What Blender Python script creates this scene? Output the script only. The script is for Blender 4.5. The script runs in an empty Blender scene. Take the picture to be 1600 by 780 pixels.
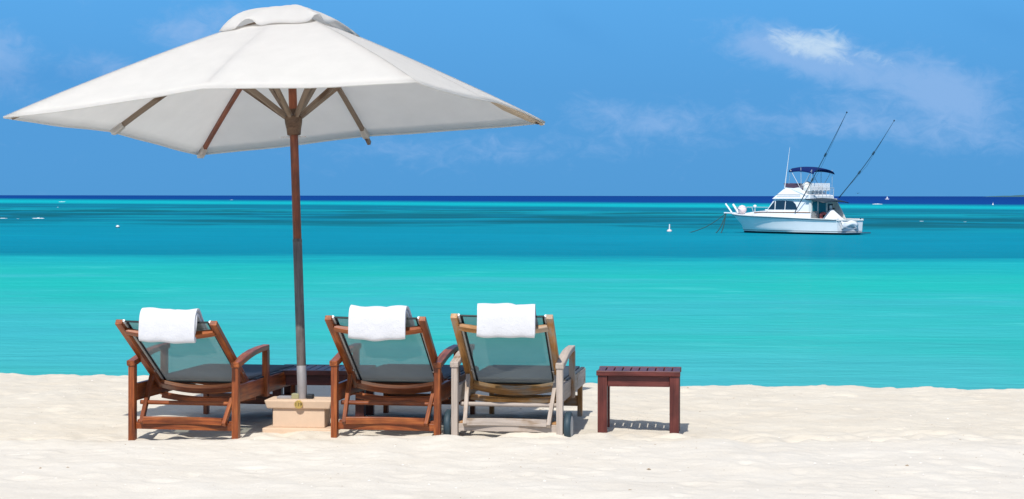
import bpy, math, random
import numpy as np
from mathutils import Vector, Matrix
random.seed(7)
rng = np.random.default_rng(7)
S = bpy.context.scene
COL = S.collection
R = math.radians

# ------------------------------------------------------------------ camera
EYE = 1.57
cd = bpy.data.cameras.new('camera')
cd.sensor_width = 36.0
cd.lens = 36.0 * 3000.0 / 1600.0
cd.shift_y = -84.0 / 1600.0
cd.clip_start = 0.1
cd.clip_end = 200000.0
cam = bpy.data.objects.new('camera', cd)
COL.objects.link(cam)
cam.location = (0, 0, EYE)
cam.rotation_euler = (Matrix.Rotation(R(90), 4, 'X') @ Matrix.Rotation(R(0.07), 4, 'Z')).to_euler()
S.camera = cam

# ------------------------------------------------------------------ exposure
S.view_settings.view_transform = 'Standard'
S.view_settings.look = 'None'
S.view_settings.exposure = 0.14
S.view_settings.gamma = 1.0
S.view_settings.use_curve_mapping = False

# ------------------------------------------------------------------ node helpers
class NT:
    def __init__(s, tree):
        s.t = tree; s.n = tree.nodes; s.l = tree.links
    def node(s, typ, **kw):
        n = s.n.new(typ)
        for k, v in kw.items(): setattr(n, k, v)
        return n
    def put(s, sock, v):
        if v is None: return
        if isinstance(v, bpy.types.NodeSocket): s.l.new(v, sock)
        else:
            if isinstance(v, (tuple, list)) and sock.type == 'RGBA' and len(v) == 3: v = (*v, 1)
            sock.default_value = v
    def m(s, op, a, b=None, c=None, clamp=False):
        n = s.node('ShaderNodeMath', operation=op); n.use_clamp = clamp
        s.put(n.inputs[0], a); s.put(n.inputs[1], b); s.put(n.inputs[2], c)
        return n.outputs[0]
    def vm(s, op, a, b=None):
        n = s.node('ShaderNodeVectorMath', operation=op)
        s.put(n.inputs[0], a); s.put(n.inputs[1], b)
        return n.outputs[0]
    def mix(s, f, a, b, blend='MIX'):
        n = s.node('ShaderNodeMix', data_type='RGBA', blend_type=blend)
        s.put(n.inputs[0], f); s.put(n.inputs[6], a); s.put(n.inputs[7], b)
        return n.outputs[2]
    def noise(s, vec, scale=5, detail=3, rough=0.5, dist=0.0):
        n = s.node('ShaderNodeTexNoise')
        if vec is not None: s.l.new(vec, n.inputs['Vector'])
        n.inputs['Scale'].default_value = scale; n.inputs['Detail'].default_value = detail
        n.inputs['Roughness'].default_value = rough; n.inputs['Distortion'].default_value = dist
        return n.outputs[0]
    def ramp(s, f, stops, interp='LINEAR'):
        n = s.node('ShaderNodeValToRGB'); s.put(n.inputs[0], f)
        cr = n.color_ramp; cr.interpolation = interp
        while len(cr.elements) < len(stops): cr.elements.new(0.5)
        for e, (p, c) in zip(cr.elements, stops):
            e.position = p
            e.color = (c, c, c, 1) if isinstance(c, (int, float)) else (*c, 1)
        return n.outputs[0]
    def sep(s, v):
        n = s.node('ShaderNodeSeparateXYZ'); s.put(n.inputs[0], v); return n.outputs
    def comb(s, x, y, z):
        n = s.node('ShaderNodeCombineXYZ')
        s.put(n.inputs[0], x); s.put(n.inputs[1], y); s.put(n.inputs[2], z); return n.outputs[0]
    def bump(s, h, strength=0.5, dist=0.01):
        n = s.node('ShaderNodeBump'); s.put(n.inputs['Height'], h)
        n.inputs['Strength'].default_value = strength; n.inputs['Distance'].default_value = dist
        return n.outputs[0]
    def sstep(s, v, a, b):
        n = s.node('ShaderNodeMapRange', interpolation_type='SMOOTHSTEP')
        s.put(n.inputs[0], v); n.inputs[1].default_value = a; n.inputs[2].default_value = b
        return n.outputs[0]

# ------------------------------------------------------------------ world
LDIR = Vector((0.20, 0.80, -1.0)).normalized()        # way the sunlight travels
SUN_EL = math.asin(-LDIR.z)
SUN_AZ = math.atan2(-LDIR.x, -LDIR.y) % (2 * math.pi)
W = bpy.data.worlds.new('World'); S.world = W; W.use_nodes = True
W.node_tree.nodes.clear()
w = NT(W.node_tree)
sky = w.node('ShaderNodeTexSky', sky_type='NISHITA')
sky.sun_disc = False; sky.sun_elevation = SUN_EL; sky.sun_rotation = SUN_AZ
sky.air_density = 1.0; sky.dust_density = 1.2; sky.ozone_density = 2.0; sky.altitude = 0
STR = 0.10
tc = w.node('ShaderNodeTexCoord').outputs['Generated']
dx, dy, dz = w.sep(tc)
az = w.m('MULTIPLY', w.m('ARCTAN2', dx, dy), 30.0)     # unit: 1/30 rad
el = w.m('MULTIPLY', w.m('ARCSINE', dz), 30.0)
elev01 = w.m('DIVIDE', el, 47.1)
blue = w.ramp(elev01, [(0.0, (.078, .315, .68)), (0.035, (.084, .335, .73)), (0.068, (.095, .385, .83)), (0.25, (.09, .33, .80)), (1.0, (.05, .18, .55))])
blue = w.vm('MULTIPLY', blue, (1.04 / STR, .95 / STR, .905 / STR))
hi = w.sstep(elev01, 0.12, 0.5)
base = w.mix(hi, blue, sky.outputs[0])
def blob(cx, cy, rx, ry, ang=0.0):
    """soft ellipse in the sky round an azimuth / elevation"""
    u = w.m('SUBTRACT', az, (cx - 800) / 100); v = w.m('SUBTRACT', el, (306 - cy) / 100)
    c, s_ = math.cos(ang), math.sin(ang)
    a = w.m('ADD', w.m('MULTIPLY', u, c), w.m('MULTIPLY', v, s_))
    b = w.m('SUBTRACT', w.m('MULTIPLY', v, c), w.m('MULTIPLY', u, s_))
    q = w.m('ADD', w.m('POWER', w.m('ABSOLUTE', w.m('DIVIDE', a, rx / 100)), 2.0), w.m('POWER', w.m('ABSOLUTE', w.m('DIVIDE', b, ry / 100)), 2.0))
    return w.m('EXPONENT', w.m('MULTIPLY', q, -1.0))
def addm(*a):
    r = a[0]
    for x in a[1:]: r = w.m('ADD', r, x)
    return r
cv = w.comb(w.m('MULTIPLY', az, 1.0), w.m('MULTIPLY', el, 1.6), 0.0)
n1 = w.noise(cv, 1.3, 6, 0.62, 0.4)
n2 = w.noise(cv, 2.2, 8, 0.66, 1.1)
n3 = w.noise(tc, 5.0, 4, 0.55)
big = addm(blob(1240, 82, 95, 30, -0.22), w.m('MULTIPLY', blob(1350, 125, 190, 48, -0.28), .85), w.m('MULTIPLY', blob(1480, 145, 95, 46, -0.45), .85), w.m('MULTIPLY', blob(1160, 75, 40, 18), .4))
wisp = addm(w.m('MULTIPLY', blob(315, 48, 95, 38, .1), .95), w.m('MULTIPLY', blob(185, 112, 60, 22), .8), w.m('MULTIPLY', blob(15, 100, 80, 55, -.4), 1.0), w.m('MULTIPLY', blob(1000, 190, 140, 30, -.1), .7), w.m('MULTIPLY', blob(740, 235, 300, 30), .6), w.m('MULTIPLY', blob(1330, 200, 260, 25, -.1), .7))
ff = w.m('MULTIPLY', w.sstep(n3, 0.40, 0.72), w.sstep(el, 3.4, 12.0))  # unseen clouds above the view, added to whiten the ambient light
body = w.m('SUBTRACT', addm(big, wisp), w.m('MULTIPLY', w.m('SUBTRACT', 1.0, w.m('ADD', w.m('MULTIPLY', n1, .8), w.m('MULTIPLY', n2, .8))), 1.5))
body = w.sstep(body, -0.12, 1.0)
base = w.mix(w.m('MULTIPLY', body, .72), base, (.27 / STR, .45 / STR, .755 / STR))
brt = addm(blob(1250, 68, 95, 27, -.22), w.m('MULTIPLY', blob(1400, 105, 80, 22, -.4), .5), w.m('MULTIPLY', blob(1300, 58, 22, 22, -.5), .6), w.m('MULTIPLY', blob(1490, 108, 36, 10, -.55), .55), w.m('MULTIPLY', blob(1270, 85, 60, 20, -.35), .6), w.m('MULTIPLY', blob(1355, 90, 22, 14, -.7), .3), w.m('MULTIPLY', blob(1570, 148, 20, 8, -.3), .3))
brt = w.sstep(w.m('SUBTRACT', brt, w.m('MULTIPLY', w.m('SUBTRACT', .88, n2), 1.9)), -.12, 1.0)
base = w.mix(w.m('MULTIPLY', brt, .82), base, (.56 / STR, .70 / STR, .83 / STR))
drk = addm(w.m('MULTIPLY', blob(60, 125, 150, 22, .05), .8), w.m('MULTIPLY', blob(900, 45, 60, 20, -.5), .35), w.m('MULTIPLY', blob(1560, 50, 90, 22, -.35), .4), w.m('MULTIPLY', blob(200, 190, 250, 60), .35))
drk = w.m('MULTIPLY', drk, w.m('ADD', .3, w.m('MULTIPLY', n1, 1.2)))
base = w.mix(w.m('MULTIPLY', w.m('MINIMUM', drk, 1.0), .45), base, (.062 / STR, .27 / STR, .61 / STR))
base = w.mix(w.m('MULTIPLY', ff, .62), base, (.66 / STR, .69 / STR, .76 / STR))
bgn = w.node('ShaderNodeBackground'); w.put(bgn.inputs[0], base); bgn.inputs[1].default_value = STR
wo = w.node('ShaderNodeOutputWorld'); w.l.new(bgn.outputs[0], wo.inputs[0])

# ------------------------------------------------------------------ sun
sl = bpy.data.lights.new('sun', 'SUN'); sl.energy = 4.1; sl.angle = R(0.53); sl.color = (1.0, 0.965, 0.91)
so = bpy.data.objects.new('sun', sl); COL.objects.link(so)
so.rotation_euler = LDIR.to_track_quat('-Z', 'Y').to_euler(); so.location = (-4, -10, 20)

# ------------------------------------------------------------------ materials
def mat(name):
    m = bpy.data.materials.new(name); m.use_nodes = True; m.node_tree.nodes.clear()
    t = NT(m.node_tree); o = t.node('ShaderNodeOutputMaterial')
    return m, t, o
def principled(t, o, col, rough=0.5, normal=None, spec=0.5, metal=0.0, **kw):
    p = t.node('ShaderNodeBsdfPrincipled')
    t.put(p.inputs['Base Color'], col); t.put(p.inputs['Roughness'], rough)
    t.put(p.inputs['Specular IOR Level'], spec); t.put(p.inputs['Metallic'], metal)
    if normal is not None: t.put(p.inputs['Normal'], normal)
    for k, v in kw.items(): t.put(p.inputs[k], v)
    if o: t.l.new(p.outputs[0], o.inputs[0])
    return p
def simple(name, col, rough=.5, spec=.4, metal=0.0, var=.12, scale=12):
    m, t, o = mat(name)
    c = t.node('ShaderNodeTexCoord').outputs['Object']
    n = t.noise(c, scale, 4, .6)
    k = t.m('ADD', 1 - var, t.m('MULTIPLY', n, 2 * var))
    cc = t.vm('MULTIPLY', tuple(col), t.comb(k, k, k))
    principled(t, o, cc, rough, t.bump(n, .15, .004), spec, metal)
    return m
def wood(name, c_dark, c_mid, c_light, rough=.42, weather=None, wamt=0.5, spec=.4):
    m, t, o = mat(name)
    a = t.node('ShaderNodeAttribute'); a.attribute_name = 'grain'
    g = t.vm('MULTIPLY', a.outputs['Vector'], (1.6, 26.0, 26.0))
    f1 = t.noise(g, 1.6, 5, .6, .6)
    g2 = t.vm('MULTIPLY', a.outputs['Vector'], (5.0, 130.0, 130.0))
    f2 = t.noise(g2, 1.5, 3, .6)
    g3 = t.vm('MULTIPLY', a.outputs['Vector'], (3.5, 6.0, 6.0))
    f3 = t.noise(g3, 1.5, 3, .55)
    f = t.m('ADD', t.m('MULTIPLY', f1, .65), t.m('MULTIPLY', f2, .35))
    c = t.ramp(f, [(.30, c_dark), (.50, c_mid), (.70, c_light)])
    dk = t.ramp(f3, [(.3, .58), (.62, 1.12)])
    c = t.vm('MULTIPLY', c, dk)
    if weather:
        wf = t.m('MULTIPLY', t.sstep(t.m('ADD', f3, t.m('MULTIPLY', f2, .25)), .62 - wamt * .42, .82 - wamt * .42), .92)
        gc = t.ramp(f, [(.3, tuple(x * .62 for x in weather)), (.65, weather)])
        c = t.mix(wf, c, gc)
    h = t.m('ADD', f, t.m('MULTIPLY', f2, .5))
    principled(t, o, c, t.m('ADD', rough - .08, t.m('MULTIPLY', f3, .2)), t.bump(h, .35, .0015), spec)
    return m
M = {}
M['teak'] = wood('oiled_teak', (.075, .016, .006), (.245, .060, .015), (.44, .145, .036), .36)
M['teakdark'] = wood('dark_teak', (.045, .010, .006), (.11, .026, .012), (.19, .055, .025), .38)
M['honey'] = wood('honey_teak', (.20, .085, .022), (.38, .19, .062), (.56, .32, .12), .5, (.42, .36, .30), .16)
M['golden'] = wood('golden_teak', (.22, .095, .025), (.45, .215, .062), (.60, .33, .115), .48, (.40, .33, .26), .06)
M['grey'] = wood('weathered_teak', (.28, .17, .10), (.42, .29, .19), (.56, .41, .29), .7, (.50, .43, .375), .55, .2)
M['mahog'] = wood('mahogany_stain', (.055, .012, .010), (.115, .026, .020), (.17, .048, .036), .40)
M['mahogshade'] = wood('shaded_mahogany_stain', (.045, .013, .013), (.09, .024, .020), (.14, .042, .034), .40)  # mahogany with the canopy's shade put into its colour
M['pole'] = wood('pole_teak', (.09, .022, .010), (.20, .052, .020), (.30, .095, .038), .42)
M['strut'] = wood('grey_teak', (.07, .036, .018), (.16, .092, .052), (.27, .175, .11), .6, (.26, .20, .15), .4)
M['lowpole'] = wood('weathered_pole_wood', (.085, .070, .062), (.145, .125, .115), (.22, .195, .185), .65)
M['hubwood'] = wood('hub_wood', (.05, .026, .014), (.12, .065, .036), (.20, .125, .075), .55)
M['steel'] = simple('galvanised_steel', (.30, .285, .285), .55, .4, .2, .25, 18)
M['chrome'] = simple('bright_steel', (.62, .62, .63), .25, .5, .9, .05)
M['black'] = simple('black_rubber', (.018, .022, .026), .6, .3)
M['rubber'] = simple('sandy_rubber', (.030, .055, .070), .55, .35, 0, .3, 30)
M['whiteplastic'] = simple('white_plastic', (.72, .72, .72), .4)
M['greyplastic'] = simple('grey_plastic', (.42, .43, .42), .45)
M['brass'] = simple('brass', (.62, .42, .12), .35, .5, .7, .15, 60)
M['ink'] = simple('black_ink', (.02, .015, .01), .5)

def sling(name, col, op, spill):
    m, t, o = mat(name)
    c = t.node('ShaderNodeTexCoord').outputs['Object']
    wv = t.noise(c, 260, 2, .5)
    n = t.noise(c, 6, 3, .5)
    k = t.m('ADD', .86, t.m('MULTIPLY', n, .28))
    cc = t.vm('MULTIPLY', col, t.comb(k, k, k))
    d = t.node('ShaderNodeBsdfDiffuse'); t.put(d.inputs[0], cc); t.put(d.inputs['Normal'], t.bump(wv, .3, .001))
    tl = t.node('ShaderNodeBsdfTranslucent'); t.put(tl.inputs[0], t.vm('MULTIPLY', cc, (spill,) * 3))
    ad = t.node('ShaderNodeAddShader'); t.l.new(d.outputs[0], ad.inputs[0]); t.l.new(tl.outputs[0], ad.inputs[1])
    tr = t.node('ShaderNodeBsdfTransparent'); t.put(tr.inputs[0], (.82, .90, .84))
    mx = t.node('ShaderNodeMixShader'); mx.inputs[0].default_value = op
    t.l.new(tr.outputs[0], mx.inputs[1]); t.l.new(ad.outputs[0], mx.inputs[2])
    t.l.new(mx.outputs[0], o.inputs[0])
    return m
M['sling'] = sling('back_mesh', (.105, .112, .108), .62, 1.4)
M['seat'] = simple('shaded_seat_mesh', (.016, .017, .024), .6, .25, 0, .12, 30)  # seat mesh under the umbrella, shade painted into the colour
M['seatlit'] = simple('lit_seat_mesh', (.060, .066, .072), .6, .3, 0, .12, 30)  # seat mesh out in the sun, lit tone painted into the colour
M['piping'] = simple('sling_hem', (.012, .018, .022), .5, .3)

def cloth(name, col, transl, fine=900, rough=.9, wrink=.02):
    m, t, o = mat(name)
    c = t.node('ShaderNodeTexCoord').outputs['Object']
    n = t.noise(c, fine, 2, .6); b = t.noise(c, 7, 4, .6)
    k = t.m('ADD', .95, t.m('MULTIPLY', b, .1))
    cc = t.vm('MULTIPLY', col, t.comb(k, k, k))
    h = t.m('ADD', t.m('MULTIPLY', n, .12 if fine > 500 else .22), b)
    nm = t.bump(h, .5, wrink)
    d = t.node('ShaderNodeBsdfDiffuse'); t.put(d.inputs[0], cc); t.put(d.inputs['Normal'], nm)
    tl = t.node('ShaderNodeBsdfTranslucent'); t.put(tl.inputs[0], cc)
    mx = t.node('ShaderNodeMixShader'); mx.inputs[0].default_value = transl
    t.l.new(d.outputs[0], mx.inputs[1]); t.l.new(tl.outputs[0], mx.inputs[2]); t.l.new(mx.outputs[0], o.inputs[0])
    return m
M['canvas'] = cloth('white_canvas', (.85, .835, .81), .60, 1200, .9, .004)
M['pocket'] = cloth('beige_pocket', (.62, .52, .40), .1, 1200, .9, .004)
M['towel'] = cloth('terry_towel', (.66, .66, .68), .06, 230, 1, .030)
M['concrete'] = simple('peach_paint', (.62, .46, .33), .85, .2, 0, .08, 25)
M['gel'] = simple('white_gelcoat', (.80, .81, .82), .22, .5, 0, .02, 3)
M['gelold'] = simple('cream_gelcoat', (.66, .67, .64), .4, .5, 0, .06, 3)
M['glassdark'] = simple('tinted_glass', (.010, .030, .055), .08, .6, 0, .05)
M['glassteal'] = simple('teal_glass', (.015, .14, .18), .1, .6, 0, .3, 2)
M['bimini'] = simple('navy_canvas', (.002, .014, .10), .8, .2, 0, .15, 4)
M['awn'] = simple('dark_awning', (.012, .03, .045), .6)
M['plum'] = simple('plum_screen', (.10, .055, .085), .3)
M['alu'] = simple('dark_aluminium', (.03, .07, .11), .4)
M['tube'] = simple('pale_aluminium', (.5, .53, .55), .35)
M['stripe'] = simple('brown_trim', (.24, .11, .045), .5)
M['red'] = simple('faded_red_plastic', (.75, .16, .14), .5)
M['fender'] = simple('pinkish_vinyl', (.75, .62, .62), .5)
M['rope'] = simple('wet_rope', (.02, .07, .075), .8)
M['shell'] = simple('shell_bits', (.36, .27, .18), .8, .2, 0, .4, 9)
M['shellwhite'] = simple('white_shell', (.8, .74, .68), .6)
M['tape'] = simple('greenish_tape', (.30, .29, .16), .5)

# ------------------------------------------------------------------ mesh builder
class MB:
    def __init__(s): s.v = []; s.f = []; s.g = []
    def _add(s, vs, fs, gs=None):
        o = len(s.v); s.v += [tuple(x) for x in vs]; s.f += [tuple(i + o for i in q) for q in fs]
        s.g += [tuple(x) for x in (gs if gs is not None else vs)]
    def sweep(s, pts, side, wd, th):
        """rectangular section along a path; wd across side, th across the third axis"""
        pts = [Vector(p) for p in pts]; side = Vector(side).normalized(); n = len(pts)
        off = Vector((random.random() * 9, random.random() * 9, random.random() * 9)); L = 0
        vs, gs = [], []
        for i, p in enumerate(pts):
            t = (pts[min(i + 1, n - 1)] - pts[max(i - 1, 0)]).normalized()
            sd = (side - t * side.dot(t)).normalized(); up = t.cross(sd).normalized()
            if i: L += (p - pts[i - 1]).length
            a = wd[i] if isinstance(wd, (list, tuple)) else wd
            b = th[i] if isinstance(th, (list, tuple)) else th
            for (u, v) in ((-1, -1), (1, -1), (1, 1), (-1, 1)):
                vs.append(p + sd * u * a / 2 + up * v * b / 2)
                gs.append(off + Vector((L, u * a / 2, v * b / 2)))
        fs = [(3, 2, 1, 0)]
        for i in range(n - 1):
            for k in range(4):
                fs.append((4 * i + k, 4 * i + (k + 1) % 4, 4 * i + 4 + (k + 1) % 4, 4 * i + 4 + k))
        e = 4 * (n - 1); fs.append((e, e + 1, e + 2, e + 3))
        s._add(vs, fs, gs); return s
    def box(s, c, d):
        c = Vector(c); ax = max(range(3), key=lambda i: d[i])
        e = Vector((0, 0, 0)); e[ax] = d[ax] / 2
        sd = Vector((0, 0, 0)); o = (ax + 1) % 3; sd[o] = 1; q = (ax + 2) % 3
        return s.sweep([c - e, c + e], sd, d[o], d[q])
    def tube(s, pts, r, n=12):
        pts = [Vector(p) for p in pts]; m = len(pts)
        off = Vector((random.random() * 9, random.random() * 9, random.random() * 9)); L = 0
        t0 = (pts[1] - pts[0]).normalized()
        u = t0.orthogonal().normalized(); vs, gs, fs = [], [], []
        for i, p in enumerate(pts):
            t = (pts[min(i + 1, m - 1)] - pts[max(i - 1, 0)]).normalized()
            u = (u - t * u.dot(t)).normalized(); v = t.cross(u)
            if i: L += (p - pts[i - 1]).length
            rr = r[i] if isinstance(r, (list, tuple)) else r
            for k in range(n):
                a = 2 * math.pi * k / n; q = u * math.cos(a) * rr + v * math.sin(a) * rr
                vs.append(p + q); gs.append(off + Vector((L, math.cos(a) * rr, math.sin(a) * rr)))
        for i in range(m - 1):
            for k in range(n):
                fs.append((i * n + k, i * n + (k + 1) % n, (i + 1) * n + (k + 1) % n, (i + 1) * n + k))
        fs.append(tuple(reversed(range(n)))); fs.append(tuple(range((m - 1) * n, m * n)))
        s._add(vs, fs, gs); return s
    def lathe(s, prof, n=24, mtx=None):
        vs, fs = [], []
        for (r, z) in prof:
            for k in range(n):
                a = 2 * math.pi * k / n; v = Vector((r * math.cos(a), r * math.sin(a), z))
                vs.append(mtx @ v if mtx else v)
        for i in range(len(prof) - 1):
            for k in range(n):
                fs.append((i * n + k, i * n + (k + 1) % n, (i + 1) * n + (k + 1) % n, (i + 1) * n + k))
        fs.append(tuple(reversed(range(n)))); fs.append(tuple(range((len(prof) - 1) * n, len(prof) * n)))
        s._add(vs, fs); return s
    def grid(s, P, closed=False):
        """P: rows of points"""
        m, n = len(P), len(P[0]); vs = [Vector(p) for r in P for p in r]; fs = []
        for i in range(m - 1):
            for k in range(n if closed else n - 1):
                k2 = (k + 1) % n
                fs.append((i * n + k, i * n + k2, (i + 1) * n + k2, (i + 1) * n + k))
        s._add(vs, fs); return s
    def poly(s, vs, fs): s._add([Vector(v) for v in vs], fs); return s
    def prism(s, prof, yb):
        """profile of (x, z, halfwidth) closed outline, mirrored in y"""
        n = len(prof); vs = [(x, -b, z) for x, z, b in prof] + [(x, b, z) for x, z, b in prof]
        fs = [tuple(range(n)), tuple(reversed(range(n, 2 * n)))]
        for k in range(n): fs.append((k, k + n, (k + 1) % n + n, (k + 1) % n))
        s._add([Vector(v) for v in vs], fs); return s
    def build(s, name, m, parent=None, bevel=0.0, smooth=False, solid=0.0, sub=0, off=0.0, seg=2):
        me = bpy.data.meshes.new(name)
        me.from_pydata(s.v, [], s.f)
        import bmesh
        bm = bmesh.new(); bm.from_mesh(me); bmesh.ops.recalc_face_normals(bm, faces=bm.faces); bm.to_mesh(me); bm.free()
        at = me.attributes.new('grain', 'FLOAT_VECTOR', 'POINT')
        at.data.foreach_set('vector', np.array(s.g, dtype=np.float32).ravel())
        me.materials.append(M[m] if isinstance(m, str) else m)
        o = bpy.data.objects.new(name, me); COL.objects.link(o)
        if parent: o.parent = parent
        if smooth: me.polygons.foreach_set('use_smooth', [True] * len(me.polygons))
        if sub:
            d = o.modifiers.new('sub', 'SUBSURF'); d.levels = sub; d.render_levels = sub
        if solid:
            d = o.modifiers.new('solid', 'SOLIDIFY'); d.thickness = solid; d.offset = off
        if bevel:
            d = o.modifiers.new('bevel', 'BEVEL'); d.width = bevel; d.segments = seg; d.limit_method = 'ANGLE'
        return o

def tag(o, label=None, cat=None, group=None, kind=None):
    if label: o['label'] = label
    if cat: o['category'] = cat
    if group: o['group'] = group
    if kind: o['kind'] = kind
    return o
def empty(name, loc, rz=0.0):
    o = bpy.data.objects.new(name, None); COL.objects.link(o)
    o.location = loc; o.rotation_euler = (0, 0, rz); o.empty_display_size = .2
    return o
def copy_tree(o, parent=None):
    c = o.copy(); COL.objects.link(c)
    if parent: c.parent = parent; c.matrix_parent_inverse = o.matrix_parent_inverse
    for ch in [x for x in list(COL.objects) if x.parent == o]: copy_tree(ch, c)
    return c

# ------------------------------------------------------------------ sand
def vnoise(x, y, seed):
    xi = np.floor(x).astype(np.int64); yi = np.floor(y).astype(np.int64)
    fx = x - xi; fy = y - yi; fx = fx * fx * (3 - 2 * fx); fy = fy * fy * (3 - 2 * fy)
    def h(a, b):
        q = (a * 374761393 + b * 668265263 + seed * 1442695041) & 0x7fffffff
        q = ((q ^ (q >> 13)) * 1274126177) & 0x7fffffff
        return ((q ^ (q >> 16)) & 0xffff) / 65535.0 * 2 - 1
    return (h(xi, yi) * (1 - fx) + h(xi + 1, yi) * fx) * (1 - fy) + (h(xi, yi + 1) * (1 - fx) + h(xi + 1, yi + 1) * fx) * fy
def crest_y(x):
    return 15.93 - 0.166 * x + .10 * vnoise(x * .35, x * 0 + 3.1, 91) + .10 * vnoise(x * 2.2, x * 0 + 1.1, 92)
def sand_h(x, y):
    x = np.asarray(x, dtype=float); y = np.asarray(y, dtype=float)
    lowf = .72 - .58 / (1 + np.exp(-(y - 14.6) * 2.5))
    z = lowf * (.028 * vnoise(x * .7, y * .8, 1) + .015 * vnoise(x * 2.1, y * 2.4, 2))
    z += .0075 * vnoise(x * 6, y * 6.5, 3) + .0034 * vnoise(x * 15, y * 16, 4) + .0017 * vnoise(x * 40, y * 42, 5)
    # churned footprints between the furniture and the sea
    ch = 1 / (1 + np.exp(-(y - 12.6) * 2.5))
    z += ch * (.010 * np.abs(vnoise(x * 4.2, y * 3.2, 8)) - .004 + .006 * np.abs(vnoise(x * 9, y * 8, 9)))
    # raked heap in front of the furniture
    line = 11.98 + .10 * vnoise(x * .9, x * 0, 6) + .07 * vnoise(x * 3.1, x * 0, 16)
    rise = np.clip(1 - (line - y) / 2.4, 0, 1) * (y < line) + np.exp(-np.clip((y - line) / .20, 0, 50) ** 2) * (y >= line)
    z += (.034 + .016 * vnoise(x * 1.6, y * 0, 7) + .010 * vnoise(x * 5.3, y * 0, 12)) * rise
    z -= .014 * np.exp(-((y - 12.75) / .5) ** 2)
    z += np.exp(-((y - 12.45) / .42) ** 2) * (.036 * (np.abs(vnoise(x * 3.7, y * 4.6, 41)) - .3) + .013 * vnoise(x * 9.5, y * 11, 42))
    # beach face
    c = crest_y(x)
    z += .014 * np.exp(-((y - c) / .3) ** 2) * (1 + .5 * vnoise(x * 3.3, y * 0, 31) + .4 * vnoise(x * 11, y * 3, 32) + .2 * vnoise(x * 31, y * 9, 33))
    d = np.clip(y - c, 0, None)
    z -= .26 * d * np.clip(d / .5, 0, 1)
    return np.maximum(z, -4.5)
def axis(segs):
    out = []
    for a, b, st in segs: out.append(np.arange(a, b, st))
    return np.concatenate(out)
xs = axis([(-400, -60, 20), (-60, -12, 1.2), (-12, -4.6, .12), (-4.6, 4.8, .024), (4.8, 12, .12), (12, 60, 1.2), (60, 401, 20)])
ys = axis([(-60, -5, 5), (-5, 8, .5), (8, 9.2, .1), (9.2, 17.6, .018), (17.6, 24, .12), (24, 45, 1.0)])
X, Y = np.meshgrid(xs, ys)
Z = sand_h(X, Y)
# small scuffs and toe marks pressed into the sand
for k_ in range(240):
    fy = rng.uniform(9.7, 15.6); fx = rng.uniform(-.29, .29) * fy
    ra, rb = rng.uniform(.03, .09), rng.uniform(.03, .07); dp = rng.uniform(.003, .009)
    j0, j1 = np.searchsorted(ys, [fy - .25, fy + .25]); i0, i1 = np.searchsorted(xs, [fx - .3, fx + .3])
    q2 = ((X[j0:j1, i0:i1] - fx) / ra) ** 2 + ((Y[j0:j1, i0:i1] - fy) / rb) ** 2
    Z[j0:j1, i0:i1] += dp * (-np.exp(-q2) + .55 * np.exp(-(np.sqrt(q2) - 1.5) ** 2 * 4))
def fast_grid(name, X, Y, Z):
    m, n = X.shape
    me = bpy.data.meshes.new(name)
    co = np.stack([X, Y, Z], -1).reshape(-1, 3).astype(np.float32)
    a = (np.arange(m - 1)[:, None] * n + np.arange(n - 1)[None]).ravel()
    q = np.stack([a, a + 1, a + n + 1, a + n], -1).astype(np.int32)
    me.vertices.add(len(co)); me.vertices.foreach_set('co', co.ravel())
    me.loops.add(q.size); me.loops.foreach_set('vertex_index', q.ravel())
    me.polygons.add(len(q)); me.polygons.foreach_set('loop_start', np.arange(0, q.size, 4, dtype=np.int32))
    me.polygons.foreach_set('loop_total', np.full(len(q), 4, dtype=np.int32))
    me.polygons.foreach_set('use_smooth', np.ones(len(q), dtype=bool))
    me.update(); me.validate()
    o = bpy.data.objects.new(name, me); COL.objects.link(o); return o
sand = fast_grid('beach_sand', X, Y, Z); tag(sand, kind='structure')
m, t, o = mat('coral_sand')
c = t.node('ShaderNodeTexCoord').outputs['Object']
px, py, pz = t.sep(c)
b0 = t.noise(t.vm('MULTIPLY', c, (.5, 1.0, 1.0)), 1.1, 3, .5)
edge = t.m('ADD', py, t.m('MULTIPLY', b0, .9))
far = t.sstep(edge, 12.05, 13.25)
n1_ = t.noise(t.vm('MULTIPLY', c, (.6, 1.0, 1.0)), 2.4, 5, .6)
n2_ = t.noise(c, 55, 4, .7)
n3_ = t.noise(c, 420, 2, .7)
white = t.ramp(n1_, [(.3, (.645, .592, .510)), (.7, (.675, .630, .555))])
cream = t.ramp(n1_, [(.3, (.615, .550, .450)), (.7, (.655, .600, .505))])
cc = t.mix(far, white, cream)
k = t.m('ADD', .86, t.m('ADD', t.m('MULTIPLY', n2_, .14), t.m('MULTIPLY', n3_, .14)))
cc = t.vm('MULTIPLY', cc, t.comb(k, k, k))
vo = t.node('ShaderNodeTexVoronoi'); t.l.new(c, vo.inputs['Vector']); vo.inputs['Scale'].default_value = 13
spk = t.m('MULTIPLY', t.sstep(vo.outputs['Distance'], .085, .03), t.sstep(t.noise(c, 3, 2, .5), .5, .62))
cc = t.mix(t.m('MULTIPLY', spk, .35), cc, (.42, .30, .19))
wet = t.sstep(pz, -.55, -.85)
cc = t.mix(wet, cc, (.34, .28, .21))
h = t.m('ADD', t.m('MULTIPLY', n2_, 1.0), t.m('MULTIPLY', n3_, .35))
principled(t, o, cc, .9, t.bump(h, .55, .007), .1)
sand.data.materials.append(m)
def gz(x, y): return float(sand_h(np.array([x]), np.array([y]))[0])

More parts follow.
